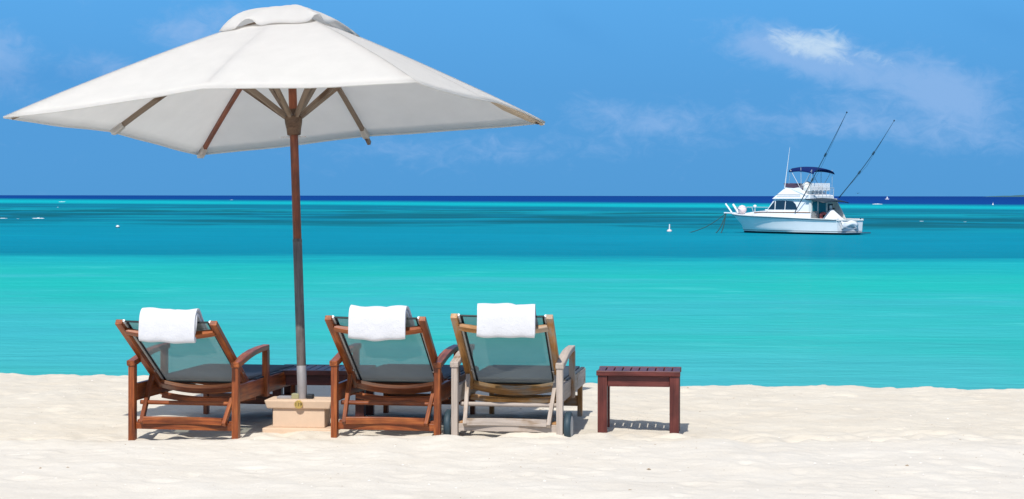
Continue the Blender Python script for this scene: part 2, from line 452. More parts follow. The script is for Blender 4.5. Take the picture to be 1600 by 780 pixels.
# ------------------------------------------------------------------ sea
SEA = -1.0
sx = np.array([-60000, -8000, -1500, -300, -60, 0, 60, 300, 1500, 8000, 60000.])
sy = np.array([10., 20, 40, 80, 160, 320, 700, 1500, 4000, 12000, 60000.])
SXg, SYg = np.meshgrid(sx, sy)
sea = fast_grid('sea_water', SXg, SYg, np.full(SXg.shape, SEA)); tag(sea, kind='structure')
m, t, o = mat('lagoon_water')
c = t.node('ShaderNodeTexCoord').outputs['Object']
px, py, pz = t.sep(c)
py = t.m('MAXIMUM', py, 5.0)
lny = t.m('LOGARITHM', py, math.e)
inv = t.m('DIVIDE', 25.7, py)                       # 1 near the shore, 0 at the horizon
q = t.m('DIVIDE', px, py)
pa = t.comb(t.m('MULTIPLY', px, .012), t.m('MULTIPLY', lny, 5.0), 0.0)
pb = t.comb(t.m('MULTIPLY', px, .05), t.m('MULTIPLY', lny, 16.0), 3.0)
pc = t.comb(t.m('MULTIPLY', px, .16), t.m('MULTIPLY', lny, 40.0), 7.0)
na = t.noise(pa, 1.0, 4, .55); nb = t.noise(pb, 1.0, 5, .6); nc = t.noise(pc, 1.0, 5, .65)
nd = t.noise(t.vm('MULTIPLY', c, (.30, .55, 1.0)), 1.0, 6, .68, .4)
ne = t.noise(t.vm('MULTIPLY', c, (.045, .085, 1.0)), 1.0, 5, .6, .4)
nf = t.noise(t.comb(t.m('MULTIPLY', px, .040), t.m('MULTIPLY', lny, 10.0), 5.0), 1.0, 6, .62, .5)
wob = t.m('ADD', t.m('ADD', t.m('MULTIPLY', t.m('SUBTRACT', ne, .5), .16), t.m('MULTIPLY', t.m('SUBTRACT', nd, .5), .07)), t.m('ADD', t.m('MULTIPLY', t.m('SUBTRACT', na, .5), .22), t.m('MULTIPLY', t.m('SUBTRACT', nb, .5), .10)))
# reefs and sandbanks: the depth colour by distance from the beach
pos = t.m('MULTIPLY', inv, t.m('ADD', 1.0, wob))
pos = t.m('SUBTRACT', pos, t.m('MULTIPLY', q, .050))
posr = t.m('POWER', t.m('MAXIMUM', pos, 0.0), .5)     # square root keeps the far bands apart
def pp(y): return math.sqrt(max(y - 306, 0) / 300.0)
navy = (.002, .035, .19); teal = (.003, .37, .42); dk = (.002, .155, .235); mid = (.002, .215, .30); lt = (.016, .40, .375); near = (.056, .385, .405)
col = t.ramp(posr, [(0, navy), (pp(314.3), (.002, .045, .22)), (pp(316.5), (.003, .22, .31)), (pp(318.5), teal), (pp(321), teal), (pp(323.5), dk), (pp(329), (.003, .18, .27)), (pp(332), (.004, .27, .34)), (pp(336), (.002, .155, .235)), (pp(347), (.002, .150, .23)), (pp(352), mid), (pp(375), (.002, .225, .325)), (pp(398), (.002, .20, .285)), (pp(409), (.008, .34, .375)), (pp(430), lt), (pp(520), (.036, .40, .395)), (pp(600), near)])
# patches of weed on the mid banks
weed = t.m('MULTIPLY', t.sstep(nf, .47, .57), t.m('MULTIPLY', t.sstep(posr, pp(322), pp(334)), t.sstep(posr, pp(362), pp(346))))
col = t.mix(t.m('MULTIPLY', weed, .9), col, (.003, .100, .130))
lite = t.m('MULTIPLY', t.sstep(nf, .48, .34), t.m('MULTIPLY', t.sstep(posr, pp(321), pp(330)), t.sstep(posr, pp(395), pp(340))))
col = t.mix(t.m('MULTIPLY', lite, .5), col, (.004, .31, .37))
k = t.m('ADD', .64, t.m('ADD', t.m('ADD', t.m('MULTIPLY', nd, .24), t.m('MULTIPLY', ne, .26)), t.m('ADD', t.m('MULTIPLY', nc, .10), t.m('MULTIPLY', nb, .12))))
col = t.vm('MULTIPLY', col, t.comb(k, k, k))
cl = t.m('MULTIPLY', t.sstep(nd, .54, .74), t.sstep(posr, pp(405), pp(440)))
col = t.mix(t.m('MULTIPLY', cl, .34), col, (.10, .50, .49))
cg = t.m('MULTIPLY', t.sstep(ne, .50, .34), t.sstep(posr, pp(405), pp(440)))
col = t.mix(t.m('MULTIPLY', cg, .5), col, (.010, .43, .37))
cb = t.m('MULTIPLY', t.sstep(ne, .46, .64), t.sstep(posr, pp(405), pp(440)))
col = t.mix(t.m('MULTIPLY', cb, .45), col, (.050, .355, .43))
wv = t.vm('MULTIPLY', c, (.55, 1.5, 1.0))
wn = t.noise(wv, 1.3, 6, .62, .3)
wm = t.noise(t.vm('MULTIPLY', c, (.16, .42, 1.0)), 1.0, 3, .5, .4)
nm = t.bump(t.m('ADD', wn, t.m('MULTIPLY', wm, 1.6)), .55, .24)
df = t.node('ShaderNodeBsdfDiffuse'); t.put(df.inputs[0], col); t.put(df.inputs['Normal'], nm)
gl = t.node('ShaderNodeBsdfGlossy'); t.put(gl.inputs[0], (1, 1, 1)); gl.inputs['Roughness'].default_value = .14; t.put(gl.inputs['Normal'], nm)
mx = t.node('ShaderNodeMixShader'); mx.inputs[0].default_value = .045
t.l.new(df.outputs[0], mx.inputs[1]); t.l.new(gl.outputs[0], mx.inputs[2]); t.l.new(mx.outputs[0], o.inputs[0])
sea.data.materials.append(m)

def at(pxl, y_or_d, z=None, D=None):
    """world X for a viewing column at distance D"""
    return (pxl - 800) * D / 3000.0
def sea_d(y): return 3000.0 * (EYE - SEA) / (y - 306.0)

# foam of small breakers on the reef
fb = MB()
for (cx_, cy_, wpx) in ((97, 316.5, 11), (60, 342.5, 20), (5, 342.5, 14), (1371, 318.6, 17), (1440, 345.3, 7), (1508, 346, 5), (362, 313, 5), (90, 325, 4), (28, 343, 4)):
    D = sea_d(cy_); W_ = wpx * D / 3000; x0 = at(cx_, 0, D=D)
    n = 16; P = []
    for r_ in range(4):
        row = []
        for i in range(n + 1):
            u = i / n; e = math.sin(math.pi * u) ** .6
            hh = (W_ * .05) * e * (0, 1, .8, 0)[r_] * random.uniform(.5, 1.2)
            row.append((x0 + (u - .5) * W_, D + (r_ - 1.5) * W_ * .12 * e + random.uniform(-.03, .03) * W_, SEA + .01 + hh))
        P.append(row)
    fb.grid(P)
m, t, o = mat('sea_foam'); principled(t, o, (.78, .84, .85), .7)
fo = fb.build('sea_foam', m); tag(fo, kind='stuff')

# distant land on the horizon
P = []
for r_, (yy, hs) in enumerate(((9000, 0), (9080, 1), (9400, 1.1), (9700, 0))):
    row = []
    for i in range(61):
        u = i / 60; xx = at(1562, 0, D=9000) + u * 1500
        e = min(1, u * 8) ** .6 * min(1, (1 - u) * 6) ** .6
        row.append((xx, yy, SEA - 4 + hs * e * (12 + 4 * float(vnoise(np.array([u * 14.]), np.array([0.]), 44)[0]) + 2 * float(vnoise(np.array([u * 50.]), np.array([0.]), 45)[0])) if hs else SEA - 4))
    P.append(row)
isl = MB().grid(P).build('distant_island', simple('hazy_island_scrub', (.035, .11, .13), .9), None, smooth=True); tag(isl, kind='structure')  # scrub green with distance haze mixed into the colour as blue

# ------------------------------------------------------------------ lounger
def lounger(style, wheels, pty, ptz):
    dark = style == 'teak'
    leg_m, frame_m, back_m, arm_m = ('teak', 'teak', 'teak', 'teak') if dark else ('grey', 'golden', 'golden', 'grey')
    rail_m = 'teak' if dark else 'grey'
    root = empty('sun_lounger', (0, 0, 0))
    B = .0035
    for sx_ in (-1, 1):
        MB().box((sx_ * .3425, 0, .20), (.042, .05, .545)).build('leg', leg_m, root, B)
        MB().box((sx_ * .318, 1.345, .075), (.034, .045, .31)).build('leg', frame_m, root, B)
        MB().sweep([(sx_ * .3345, .026, .285), (sx_ * .3345, 1.385, .285)], (1, 0, 0), .028, .112).build('side_rail', rail_m, root, B)
        a = [(0 + sx_ * .344, y, z) for y, z in ((-.035, .476), (.02, .482), (.10, .497), (.20, .516), (.32, .531), (.46, .540), (.625, .543))]
        MB().sweep(a, (1, 0, 0), [.054, .056, .058, .058, .056, .052, .048], .036).build('armrest', arm_m, root, .005)
        MB().box((sx_ * .351, .595, .368), (.038, .055, .315)).build('arm_post', leg_m if dark else 'honey', root, B)
    MB().box((0, 1.398, .285), (.70, .028, .11)).build('end_rail', rail_m, root, B)
    MB().box((0, 1.345, .11), (.60, .026, .075)).build('stretcher', frame_m, root, B)
    MB().box((0, .012, .070), (.641, .026, .048)).build('stretcher', frame_m if dark else 'grey', root, B)
    MB().tube([(-.321, .085, .212), (.321, .085, .212)], .0145, 14).build('cross_bar', frame_m if dark else 'grey', root)
    # bowed cross members under the seat head
    def bow(y, z, half, w_, h_, sag, nm, mt):
        pts = [(half * u, y, z - sag * (1 - u * u)) for u in [k / 8 - 1 for k in range(17)]]
        MB().sweep(pts, (0, 1, 0), w_, h_).build(nm, mt, root, .003)
    bow(.47, .222, .318, .03, .040, .030, 'seat_slat', frame_m)
    for yy in (.75, 1.05): bow(yy, .262, .318, .03, .034, .02, 'seat_slat', frame_m)
    # seat sling
    P = []
    for i in range(9):
        y = .40 + .98 * i / 8
        P.append([(x, y, .345 - .014 * (1 - (x / .31) ** 2) * math.sin(math.pi * i / 8) + .004) for x in [(-.312 + .624 * k / 8) for k in range(9)]])
    MB().grid(P).build('seat_sling', 'seat' if dark else 'seatlit', root, 0, True, .010)
    # side flaps of the sling wrapped on the rails
    for sx_ in (-1, 1):
        MB().sweep([(sx_ * .333, .41, .3445), (sx_ * .333, 1.38, .3445)], (1, 0, 0), .026, .010).build('sling_hem', 'seat' if dark else 'seatlit', root, .002)
    # backrest
    pb = Vector((0, .36, .315)); pt = Vector((0, pty, ptz))
    d = (pt - pb).normalized(); nrm = Vector((0, d.z, -d.y)).normalized()   # towards the sea / up
    if nrm.z < 0: nrm = -nrm
    Lb = (pt - pb).length
    def bp(s_, x, off=0.0): return pb + d * s_ + Vector((x, 0, 0)) + nrm * off
    for sx_ in (-1, 1):
        MB().sweep([bp(-.04, sx_ * .296), bp(Lb + .012, sx_ * .306)], (1, 0, 0), [.040, .044], .036).build('backrest_stile', back_m, root, .004)
        MB().sweep([bp(.02, sx_ * .268, .012), bp(Lb - .02, sx_ * .276, .012)], (1, 0, 0), .012, .016).build('sling_rod', 'greyplastic', root, .002)
        MB().sweep([bp(.0, sx_ * .256, .017), bp(Lb - .004, sx_ * .263, .017)], (1, 0, 0), .014, .006).build('sling_hem', 'piping', root, .001)
        MB().tube([bp(Lb - .03, sx_ * .280, .014), bp(Lb + .004, sx_ * .280, .014)], .010, 10).build('end_cap', 'whiteplastic', root, .002)
        MB().tube([bp(.17, sx_ * .325, -.004), bp(.17, sx_ * .262, -.004)], .006, 8).build('bolt', 'chrome', root)
    pts = [bp(Lb - .092 - .016 * (1 - u * u), .288 * u, -.010 - .024 * (1 - u * u)) for u in [k / 8 - 1 for k in range(17)]]
    MB().sweep(pts, d, .050, .030).build('top_rail', back_m, root, .004)
    pts = [bp(.010 - .018 * (1 - u * u), .278 * u, -.012 - .03 * (1 - u * u)) for u in [k / 8 - 1 for k in range(17)]]
    MB().sweep(pts, d, .075, .030).build('bottom_rail', back_m, root, .004)
    P = []
    for i in range(15):
        s_ = .0 + (Lb - .004) * i / 14
        hw = .262 + .007 * i / 14
        sg = .020 * math.sin(math.pi * min(1, i / 13))
        P.append([bp(s_, hw * u, .016 - sg * (1 - u * u)) for u in [k / 6 - 1 for k in range(13)]])
    sl_ = MB().grid(P).build('backrest_sling', 'sling', root, 0, True)
    MB().tube([bp(Lb - .006, -.276, .014), bp(Lb - .012, 0, .010), bp(Lb - .006, .276, .014)], .0065, 8).build('top_cord', 'piping', root)
    MB().sweep([bp(.002, -.262, .013), bp(.002, .262, .013)], d, .014, .012).build('sling_hem', 'piping', root, .001)
    # prop that holds the back up
    for sx_ in (-1, 1):
        MB().sweep([bp(.155, sx_ * .294, -.034), Vector((sx_ * .272, -.030, .088))], (1, 0, 0), .026, .036).build('prop_strut', frame_m if dark else 'grey', root, .003)
    pts = [(.262 * u, -.026 + .030 * (1 - u * u), .108) for u in [k / 8 - 1 for k in range(17)]]
    MB().sweep(pts, (0, 0, 1), .046, .026).build('prop_bar', frame_m if dark else 'grey', root, .003)
    for sx_ in (-1, 1):
        MB().box((sx_ * .300, .06, .078), (.040, .075, .055)).build('rest_block', frame_m, root, .003)
    if wheels:
        for sx_ in (-1, 1):
            mt = Matrix.Translation((sx_ * .392, .055, .078)) @ Matrix.Rotation(R(90), 4, 'Y')
            wh = MB().lathe([(.060, -.020), (.090, -.021), (.0985, -.014), (.100, 0), (.0985, .014), (.090, .021), (.060, .020)], 32, mt).build('wheel', 'rubber', root, 0, True)
            MB().lathe([(.010, -.026), (.070, -.023), (.072, .0), (.070, .023), (.010, .026)], 24, mt).build('wheel_disc', 'greyplastic', wh, .001)
    return root
def place(px_, D, rz, z=0.0):
    return (at(px_, 0, D=D), D, z), rz
GL = 'teak sun loungers with raised backs in a row on the sand'
spots = [(288, 12.47, -10.6), (603.5, 12.47, -9.6), (793, 12.40, -8.6)]
L1 = lounger('teak', False, -.322, .760)
(L1.location, L1.rotation_euler.z) = place(spots[0][0], spots[0][1], R(spots[0][2]))
L1.scale = (1.03, 1, 1)
tag(L1, 'reddish brown teak lounger at the left end of the row, left of the umbrella base', 'sun lounger', GL)
L2 = lounger('teak', False, -.295, .786)
(L2.location, L2.rotation_euler.z) = place(spots[1][0], spots[1][1], R(spots[1][2]))
tag(L2, 'reddish brown teak lounger in the middle, just right of the umbrella base', 'sun lounger', GL)
L3 = lounger('grey', True, -.235, .800)
(L3.location, L3.rotation_euler.z) = place(spots[2][0], spots[2][1], R(spots[2][2]))
tag(L3, 'weathered grey and honey coloured teak lounger with black wheels', 'sun lounger', GL)

# ------------------------------------------------------------------ towels
def towel(lo, xc, wid, seed, label, dy, dz):
    rnd = random.Random(seed); rnd0 = rnd.uniform(.3, 1.2)
    root = empty('rolled_towel', lo.location, lo.rotation_euler.z)
    # outline in (y, z): free hem behind, over the top, down the sling in front
    path = [(-.246, .700), (-.252, .676), (-.270, .664), (-.286, .676), (-.292, .705), (-.291, .76), (-.282, .815), (-.262, .851), (-.228, .871), (-.188, .868), (-.155, .845), (-.118, .806), (-.075, .768), (-.03, .730), (.015, .692)]
    path = [(y + dy, z + dz) for y, z in path]
    def layer(off, name, trim, wx, jitter):
        pts = []
        n = len(path)
        for i, (y, z) in list(enumerate(path))[4 * trim:n - trim]:
            a = path[max(i - 1, 0)]; b = path[min(i + 1, n - 1)]
            ty, tz = b[0] - a[0], b[1] - a[1]; l = math.hypot(ty, tz); ny, nz = -tz / l, ty / l   # outward
            pts.append((y - ny * off * -1, z + nz * off))
        # catmull-style refinement
        fine = []
        for i in range(len(pts) - 1):
            p0 = pts[max(i - 1, 0)]; p1 = pts[i]; p2 = pts[i + 1]; p3 = pts[min(i + 2, len(pts) - 1)]
            for k in range(4):
                t_ = k / 4
                fine.append(tuple(.5 * (2 * p1[j] + (p2[j] - p0[j]) * t_ + (2 * p0[j] - 5 * p1[j] + 4 * p2[j] - p3[j]) * t_ ** 2 + (3 * p1[j] - p0[j] - 3 * p2[j] + p3[j]) * t_ ** 3) for j in (0, 1)))
        fine.append(pts[-1])
        P = []
        dipx = rnd.uniform(-.1, .35)
        ph = rnd.uniform(0, 6); ph2 = rnd.uniform(0, 6)
        for i, (y, z) in enumerate(fine):
            row = []; u = i / (len(fine) - 1)
            for k in range(25):
                s_ = k / 24 * 2 - 1
                wob = .0035 * math.sin(3.1 * s_ + ph + 2 * u) + .0022 * math.sin(7.3 * s_ + ph2 - 5 * u)
                skew = .010 * (1 - u) * s_ * s_ * (1 if s_ < 0 else .4)
                x = xc + s_ * wid / 2 * wx * (1 - .045 * max(0, 1 - u / .16) ** 2 - .02 * math.sin(math.pi * u) ** 2 * rnd0) + .006 * math.sin(ph + u * 4.0) + .004 * math.sin(9 * u + ph2)
                dip = -.007 * (1 - s_ * s_) * (1 - u) * (.5 if u > .3 else 1)
                crown = -.010 * max(0, 1 - abs(s_ - dipx) / .22) ** 2 * math.sin(math.pi * min(1, max(0, (u - .2) / .5)))
                row.append((x, y + wob, z + wob + dip + skew * .6 + crown))
            P.append(row)
        return MB().grid(P).build(name, 'towel', root, .0055, True, .017, off=-1, seg=3)
    layer(0, 'outer_fold', 0, 1.0, .004)
    layer(-.0205, 'inner_fold', 1, .975, .004)
    tag(root, label, 'towel', 'white towels hung over the lounger backs')
    return root
towel(L1, .028, .372, 3, 'folded white towel over the back of the leftmost lounger', -.100, -.020)
towel(L2, .022, .372, 5, 'folded white towel over the back of the middle lounger', -.070, -.003)
towel(L3, .030, .372, 8, 'folded white towel over the back of the weathered lounger on wheels', -.020, .014)

# ------------------------------------------------------------------ tables
def table(loc, rz, wx, dy_, h_, top_m, leg_m, nsl, label, leg_down=.1):
    root = empty('side_table', loc, rz)
    B = .003; lt_ = .063
    for a, b in ((-1, 0), (1, 0), (-1, 1), (1, 1)):
        MB().box((a * (wx / 2 - .008 - lt_ / 2), .012 + lt_ / 2 + b * (dy_ - .024 - lt_), (h_ - .032 - leg_down) / 2), (lt_, lt_, h_ - .032 + leg_down)).build('leg', leg_m, root, B)
    for yy in (.045, dy_ - .045):
        MB().box((0, yy, h_ - .032 - .038), (wx - 2 * lt_ - .018, .024, .072)).build('apron', leg_m, root, B)
    for a in (-1, 1):
        MB().box((a * (wx / 2 - .037), dy_ / 2, h_ - .032 - .038), (.024, dy_ - 2 * lt_ - .026, .072)).build('apron', leg_m, root, B)
    # top: a border and slats running front to back
    bw = .048
    for yy in (bw / 2, dy_ - bw / 2):
        MB().box((0, yy, h_ - .016), (wx, bw, .032)).build('top_border', top_m, root, B)
    pitch = (wx - .004) / nsl
    for k in range(nsl):
        x = -wx / 2 + .002 + pitch * (k + .5)
        MB().box((x, dy_ / 2, h_ - .0145), (pitch - .0085, dy_ - 2 * bw - .003, .026)).build('slat', top_m, root, .002)
    tag(root, label, 'side table', 'slatted wooden side tables')
    return root
t1x = at(997.5, 0, D=12.72)
table((t1x, 12.72, .0), R(-6.2), .556, .375, .408, 'mahog', 'mahog', 10, 'mahogany red slatted side table standing alone at the right end of the row')
table((at(497, 0, D=13.38), 13.38, -.035), R(-5.0), .665, .48, .385, 'mahogshade', 'mahogshade', 11, 'dark slatted side table behind the umbrella base between two loungers')

# ------------------------------------------------------------------ umbrella base
bx = empty('umbrella_base', (at(466.5, 0, D=12.80), 12.80, 0), R(-6))
def slabm(w0, d0, z0, w1, d1, z1):
    vs = []
    for (w_, d_, z_) in ((w0, d0, z0), (w1, d1, z1)):
        vs += [(-w_ / 2, .11 - d_ / 2, z_), (w_ / 2, .11 - d_ / 2, z_), (w_ / 2, .11 + d_ / 2, z_), (-w_ / 2, .11 + d_ / 2, z_)]
    return MB().poly(vs, [(3, 2, 1, 0), (4, 5, 6, 7), (0, 1, 5, 4), (1, 2, 6, 5), (2, 3, 7, 6), (3, 0, 4, 7)])
slabm(.475, .32, -.06, .475, .32, .022).build('plinth', 'concrete', bx, .006)
slabm(.352, .20, .022, .352, .20, .148).build('box_body', 'concrete', bx, .004)
slabm(.425, .235, .148, .460, .26, .205).build('lid', 'concrete', bx, .008)
MB().tube([(.006, -.026, .179), (.006, -.006, .179)], .028, 24).build('number_disc', 'brass', bx, .001)
tcv = bpy.data.curves.new('numberplate_digits', 'FONT'); tcv.body = '119'; tcv.size = .027; tcv.align_x = 'CENTER'; tcv.align_y = 'CENTER'; tcv.extrude = .0006
tmp = bpy.data.objects.new('tmp', tcv); COL.objects.link(tmp)
bpy.context.view_layer.update()
dg = bpy.context.evaluated_depsgraph_get()
tme = bpy.data.meshes.new_from_object(tmp.evaluated_get(dg)); bpy.data.objects.remove(tmp)
tme.materials.clear(); tme.materials.append(M['ink'])
to = bpy.data.objects.new('digits', tme); COL.objects.link(to); to.parent = bx
to.location = (.006, -.0267, .179); to.rotation_euler = (R(90), 0, 0); to.scale = (1.25, 1.25, 1)
MB().box((-.040, .11, .222), (.05, .06, .034)).build('clamp_block', 'tape', bx, .003)
MB().box((.056, .115, .220), (.045, .06, .030)).build('clamp_block', 'black', bx, .006)
MB().box((-.115, .12, .212), (.10, .08, .014)).build('base_plate', 'steel', bx, .002)
tag(bx, 'peach painted square umbrella base with a brass number disc on its lid', 'umbrella base')

# ------------------------------------------------------------------ umbrella
DB = 12.91
base_p = Vector((at(473, 0, D=DB), DB, .205))
up = Vector((-.0425, .080, 1)).normalized()
ex = Vector((1, 0, 0)); ex = (ex - up * ex.dot(up)).normalized(); ey = up.cross(ex)
um = bpy.data.objects.new('beach_umbrella', None); COL.objects.link(um)
um.matrix_world = Matrix.Translation(base_p) @ Matrix((ex, ey, up)).transposed().to_4x4() @ Matrix.Rotation(-.295, 4, 'Z')
A = 1.385; HR = 1.915       # half side and height of the rim plane above the base
DROP = .050
# local frame: corners N(a,-a) R(a,a) F(-a,a) L(-a,-a)
rim = [Vector((A, -A, HR - DROP + .005)), Vector((A, 0, HR)), Vector((A, A, HR - .005)), Vector((0, A, HR)), Vector((-A, A, HR - DROP)), Vector((-A, 0, HR)), Vector((-A, -A, HR - DROP)), Vector((0, -A, HR + .03))]
Z0 = HR + .729
def gfun(r): return 1 - (.84 * r + .16 * r * r)
def rib_pt(i, r, off=0.0):
    q_ = rim[i % 8]; return Vector((q_.x * r, q_.y * r, q_.z + (Z0 - q_.z) * gfun(r) + off))
R0 = .20
P = []
for j in range(15):
    r = R0 + (1 - R0) * j / 14; row = []
    for i in range(8):
        a_ = rib_pt(i, r); b_ = rib_pt(i + 1, r)
        for k in range(8):
            t_ = k / 8; p = a_.lerp(b_, t_); s_ = math.sin(math.pi * t_)
            p.z -= .009 * s_ * r
            inw = .012 * s_ * (r ** 6); p.x *= 1 - inw; p.y *= 1 - inw
            if i == 1: p.z += .050 * s_ * r ** 5; p.x *= 1 - .02 * s_ * r ** 6
            p.z += .0022 * math.sin(11 * t_ + 3 * i + 9 * r) * r
            row.append(p)
    P.append(row)
can = MB().grid(P, True).build('canopy', 'canvas', um, 0, True, .003)
# hem band, seams
hem = []
for i in range(8):
    for k in range(8):
        hem.append(P[-1][i * 8 + k] + Vector((0, 0, -.004)))
hem.append(hem[0])
MB().sweep(hem, (0, 0, 1), .012, .007).build('hem', 'canvas', can, 0, True)
for i in range(7):
    pts = [P[j][i * 8] + Vector((0, 0, .0038)) for j in range(15)]
    sd = Vector((-rim[i].y, rim[i].x, 0)).normalized()
    MB().sweep(pts, sd, .008, .0010).build('seam', 'canvas', can, 0, True)
# vent cap with scalloped openings
CR = .262
ring = []
for i in range(8):
    for k in range(12): ring.append((i, k / 12))
def lift(i, t_):
    u = (i + t_) % 8        # 0 N, 2 R, 4 F, 6 L corner
    l = 0
    for c_, wd_, am in ((6.55, .22, .055), (.02, .20, .055), (8.02, .20, .055), (1.05, .62, .045), (2.4, .22, .055), (3.4, .4, .045), (4.1, .2, .05), (5.3, .5, .045)):
        l = max(l, am * max(0, 1 - ((u - c_) / wd_) ** 2) ** .8)
    return l
P2 = []
for j in range(13):
    f = j / 12; row = []
    for (i, t_) in ring:
        a_ = rib_pt(i, CR).lerp(rib_pt(i + 1, CR), t_)
        zb = a_.z + .012; top = HR + .742
        r = f
        prof = 1 - r ** 2.9
        rr_ = min(1.0, r) if True else r
        z_ = zb + (top - zb) * prof
        l = lift(i, t_)
        p = Vector((a_.x * rr_ * (1 - .03 * (l / .05) * r ** 6), a_.y * rr_ * (1 - .03 * (l / .05) * r ** 6), z_ + l * r ** 7 + .004 * math.sin(9 * (i + t_) + 6 * r) * r))
        row.append(p)
    P2.append(row)
for j_, row in enumerate(P2):
    q_ = 1 - (j_ / 12) ** 2
    for p in row: p.x -= .050 * q_; p.y -= .012 * q_
P2[0] = [Vector((-.050, -.012, 0)) + Vector((0.003 * math.cos(2 * math.pi * k / 96), 0.003 * math.sin(2 * math.pi * k / 96), HR + .742)) for k in range(96)]
MB().grid(P2, True).build('vent_cap', 'canvas', um, 0, True, .003)
# pole
MB().tube([(0, 0, .22), (0, 0, 1.07)], .0310, 24).build('lower_pole', 'lowpole', um, .001, True)
MB().tube([(0, 0, -.003), (0, 0, .22)], .0325, 24).build('foot_sleeve', 'steel', um, .001, True)
MB().tube([(0, 0, 1.07), (0, 0, HR + .62)], .0285, 24).build('upper_pole', 'pole', um, .001, True)
MB().tube([(0, 0, 1.055), (0, 0, 1.075)], .0318, 24).build('pole_collar', 'lowpole', um, .001, True)
MB().lathe([(.036, HR - .135), (.046, HR - .13), (.050, HR - .09), (.058, HR - .05), (.062, HR - .015), (.058, HR - .005), (.046, HR), (.046, HR + .035), (.036, HR + .045)], 28).build('runner_hub', 'hubwood', um, .001)
MB().lathe([(.036, HR + .58), (.05, HR + .585), (.05, HR + .64), (.03, HR + .65)], 24).build('top_hub', 'strut', um, .001)
MB().tube([(-.085, -.03, HR - .145), (.075, .03, HR - .145)], .004, 8).build('locking_pin', 'chrome', um)
hubr = .055
for i in range(8):
    dirv = Vector((rim[i].x, rim[i].y, 0)).normalized(); sd = Vector((-dirv.y, dirv.x, 0))
    end = .94 if i in (0, 1, 7) else .965 if i in (3,) else (.985 if i % 2 else .975)
    pts = [Vector((dirv.x * .045, dirv.y * .045, HR + .61))] + [rib_pt(i, r, -.024) for r in (.12, .25, .4, .55, .7, .85, end)]
    if i == 3: pts.append(rib_pt(3, 1.03, -.034))
    MB().sweep(pts, sd, .026, .034).build('rib', 'strut' if i not in (4,) else 'pole', um, .003)
    rs = .43 if i % 2 else .34
    e_ = rib_pt(i, rs, -.045)
    MB().sweep([Vector((dirv.x * hubr, dirv.y * hubr, HR - .005)), e_], sd, .024, .036).build('strut', 'strut', um, .003)
    MB().box((dirv.x * .054, dirv.y * .054, HR + .004), (.016, .016, .03)).build('hinge', 'chrome', um, .001)
    MB().tube([Vector((dirv.x * .062, dirv.y * .062, HR + .0)) + sd * .020, Vector((dirv.x * .062, dirv.y * .062, HR)) - sd * .020], .0035, 6).build('hinge_pin', 'chrome', um)
    # pocket of cloth that holds the rib end
    if i in (0, 1, 7, 6): continue
    p0 = rib_pt(i, .93, -.026); p1 = rib_pt(i, .992, -.028)
    MB().sweep([p0, p0.lerp(p1, .6), p1], sd, [.040, .046, .05], ([.040, .046, .03] if i in (3, 4, 5) else [.014, .012, .010])).build('rib_pocket', 'pocket' if i == 2 else 'canvas', can, .004)
# long beige pocket seen on the right corner
p0 = rib_pt(2, .72, -.026); p1 = rib_pt(2, .955, -.034)
MB().sweep([p0, p0.lerp(p1, .5) + Vector((0, 0, -.006)), p1], Vector((-1, 1, 0)), [.02, .07, .05], [.01, .030, .025]).build('rib_sleeve', 'pocket', can, .003)
tag(um, 'large square white canvas umbrella with a wooden pole leaning over the loungers', 'umbrella')

# ------------------------------------------------------------------ boat
PS = R(48)
DBOAT = 128.0
bt = empty('fishing_boat', (at(1328, 0, D=DBOAT), DBOAT, SEA), 0)
bt.rotation_euler.z = math.pi - PS
bt.rotation_euler.x = 0
# stations: x, sheer half breadth, sheer z, chine half breadth, chine z, x setback at chine, keel z, keel setback
st = [(0.0, 1.42, 1.02, 1.30, .12, 0, -.35, 0), (1.5, 1.52, 1.04, 1.40, .12, 0, -.40, 0), (3.5, 1.58, 1.10, 1.42, .13, 0, -.45, 0), (5.6, 1.50, 1.16, 1.22, .17, .05, -.50, .1), (7.5, 1.28, 1.20, .86, .24, .15, -.48, .3), (8.9, .88, 1.24, .46, .33, .38, -.38, .6), (9.75, .50, 1.28, .20, .42, .62, -.25, .85), (10.25, .16, 1.31, .05, .50, .85, -.12, 1.08), (10.38, .02, 1.32, .01, .52, .90, -.05, 1.15)]
def section(s_):
    x, bs, zs, bc, zc, xc_, zk, xk = s_
    out = []
    for f in (0, .25, .5, .75, 1):
        b = bs + (bc - bs) * (f ** .75); out.append((x - xc_ * f, b, zs + (zc - zs) * f))
    out.append((x - xc_ - (xk - xc_) * .5, bc * .55, (zc + zk) / 2 - .03)); out.append((x - xk, 0.0, zk))
    return out
def lerp_st(k):
    i = min(int(k), len(st) - 2); f = k - i
    return tuple(a + (b - a) * f for a, b in zip(st[i], st[i + 1]))
P = []
for k in [i * .5 for i in range(2 * (len(st) - 1) + 1)]:
    sc_ = section(lerp_st(k)); P.append(sc_ + [(x, -y, z) for x, y, z in reversed(sc_[:-1])])
hb = MB().grid(P)
n0 = len(P[0]); hb.poly([Vector(p) for p in P[0]], [tuple(range(n0))])
m, t, o = mat('hull_paint')
c = t.node('ShaderNodeTexCoord').outputs['Object']
hz = t.sep(c)[2]
colr = t.ramp(t.m('DIVIDE', hz, 1.6), [(0, (.012, .02, .035)), (.085, (.74, .77, .78)), (.125, (.03, .05, .06)), (.145, (.80, .81, .82))], 'CONSTANT')
ns = t.noise(c, 1.5, 4, .6)
kk = t.m('ADD', .93, t.m('MULTIPLY', ns, .14))
principled(t, o, t.vm('MULTIPLY', colr, t.comb(kk, kk, kk)), .18, None, .5)
hull = hb.build('hull', m, bt, 0, True)
hull.modifiers.new('e', 'EDGE_SPLIT').split_angle = R(50)
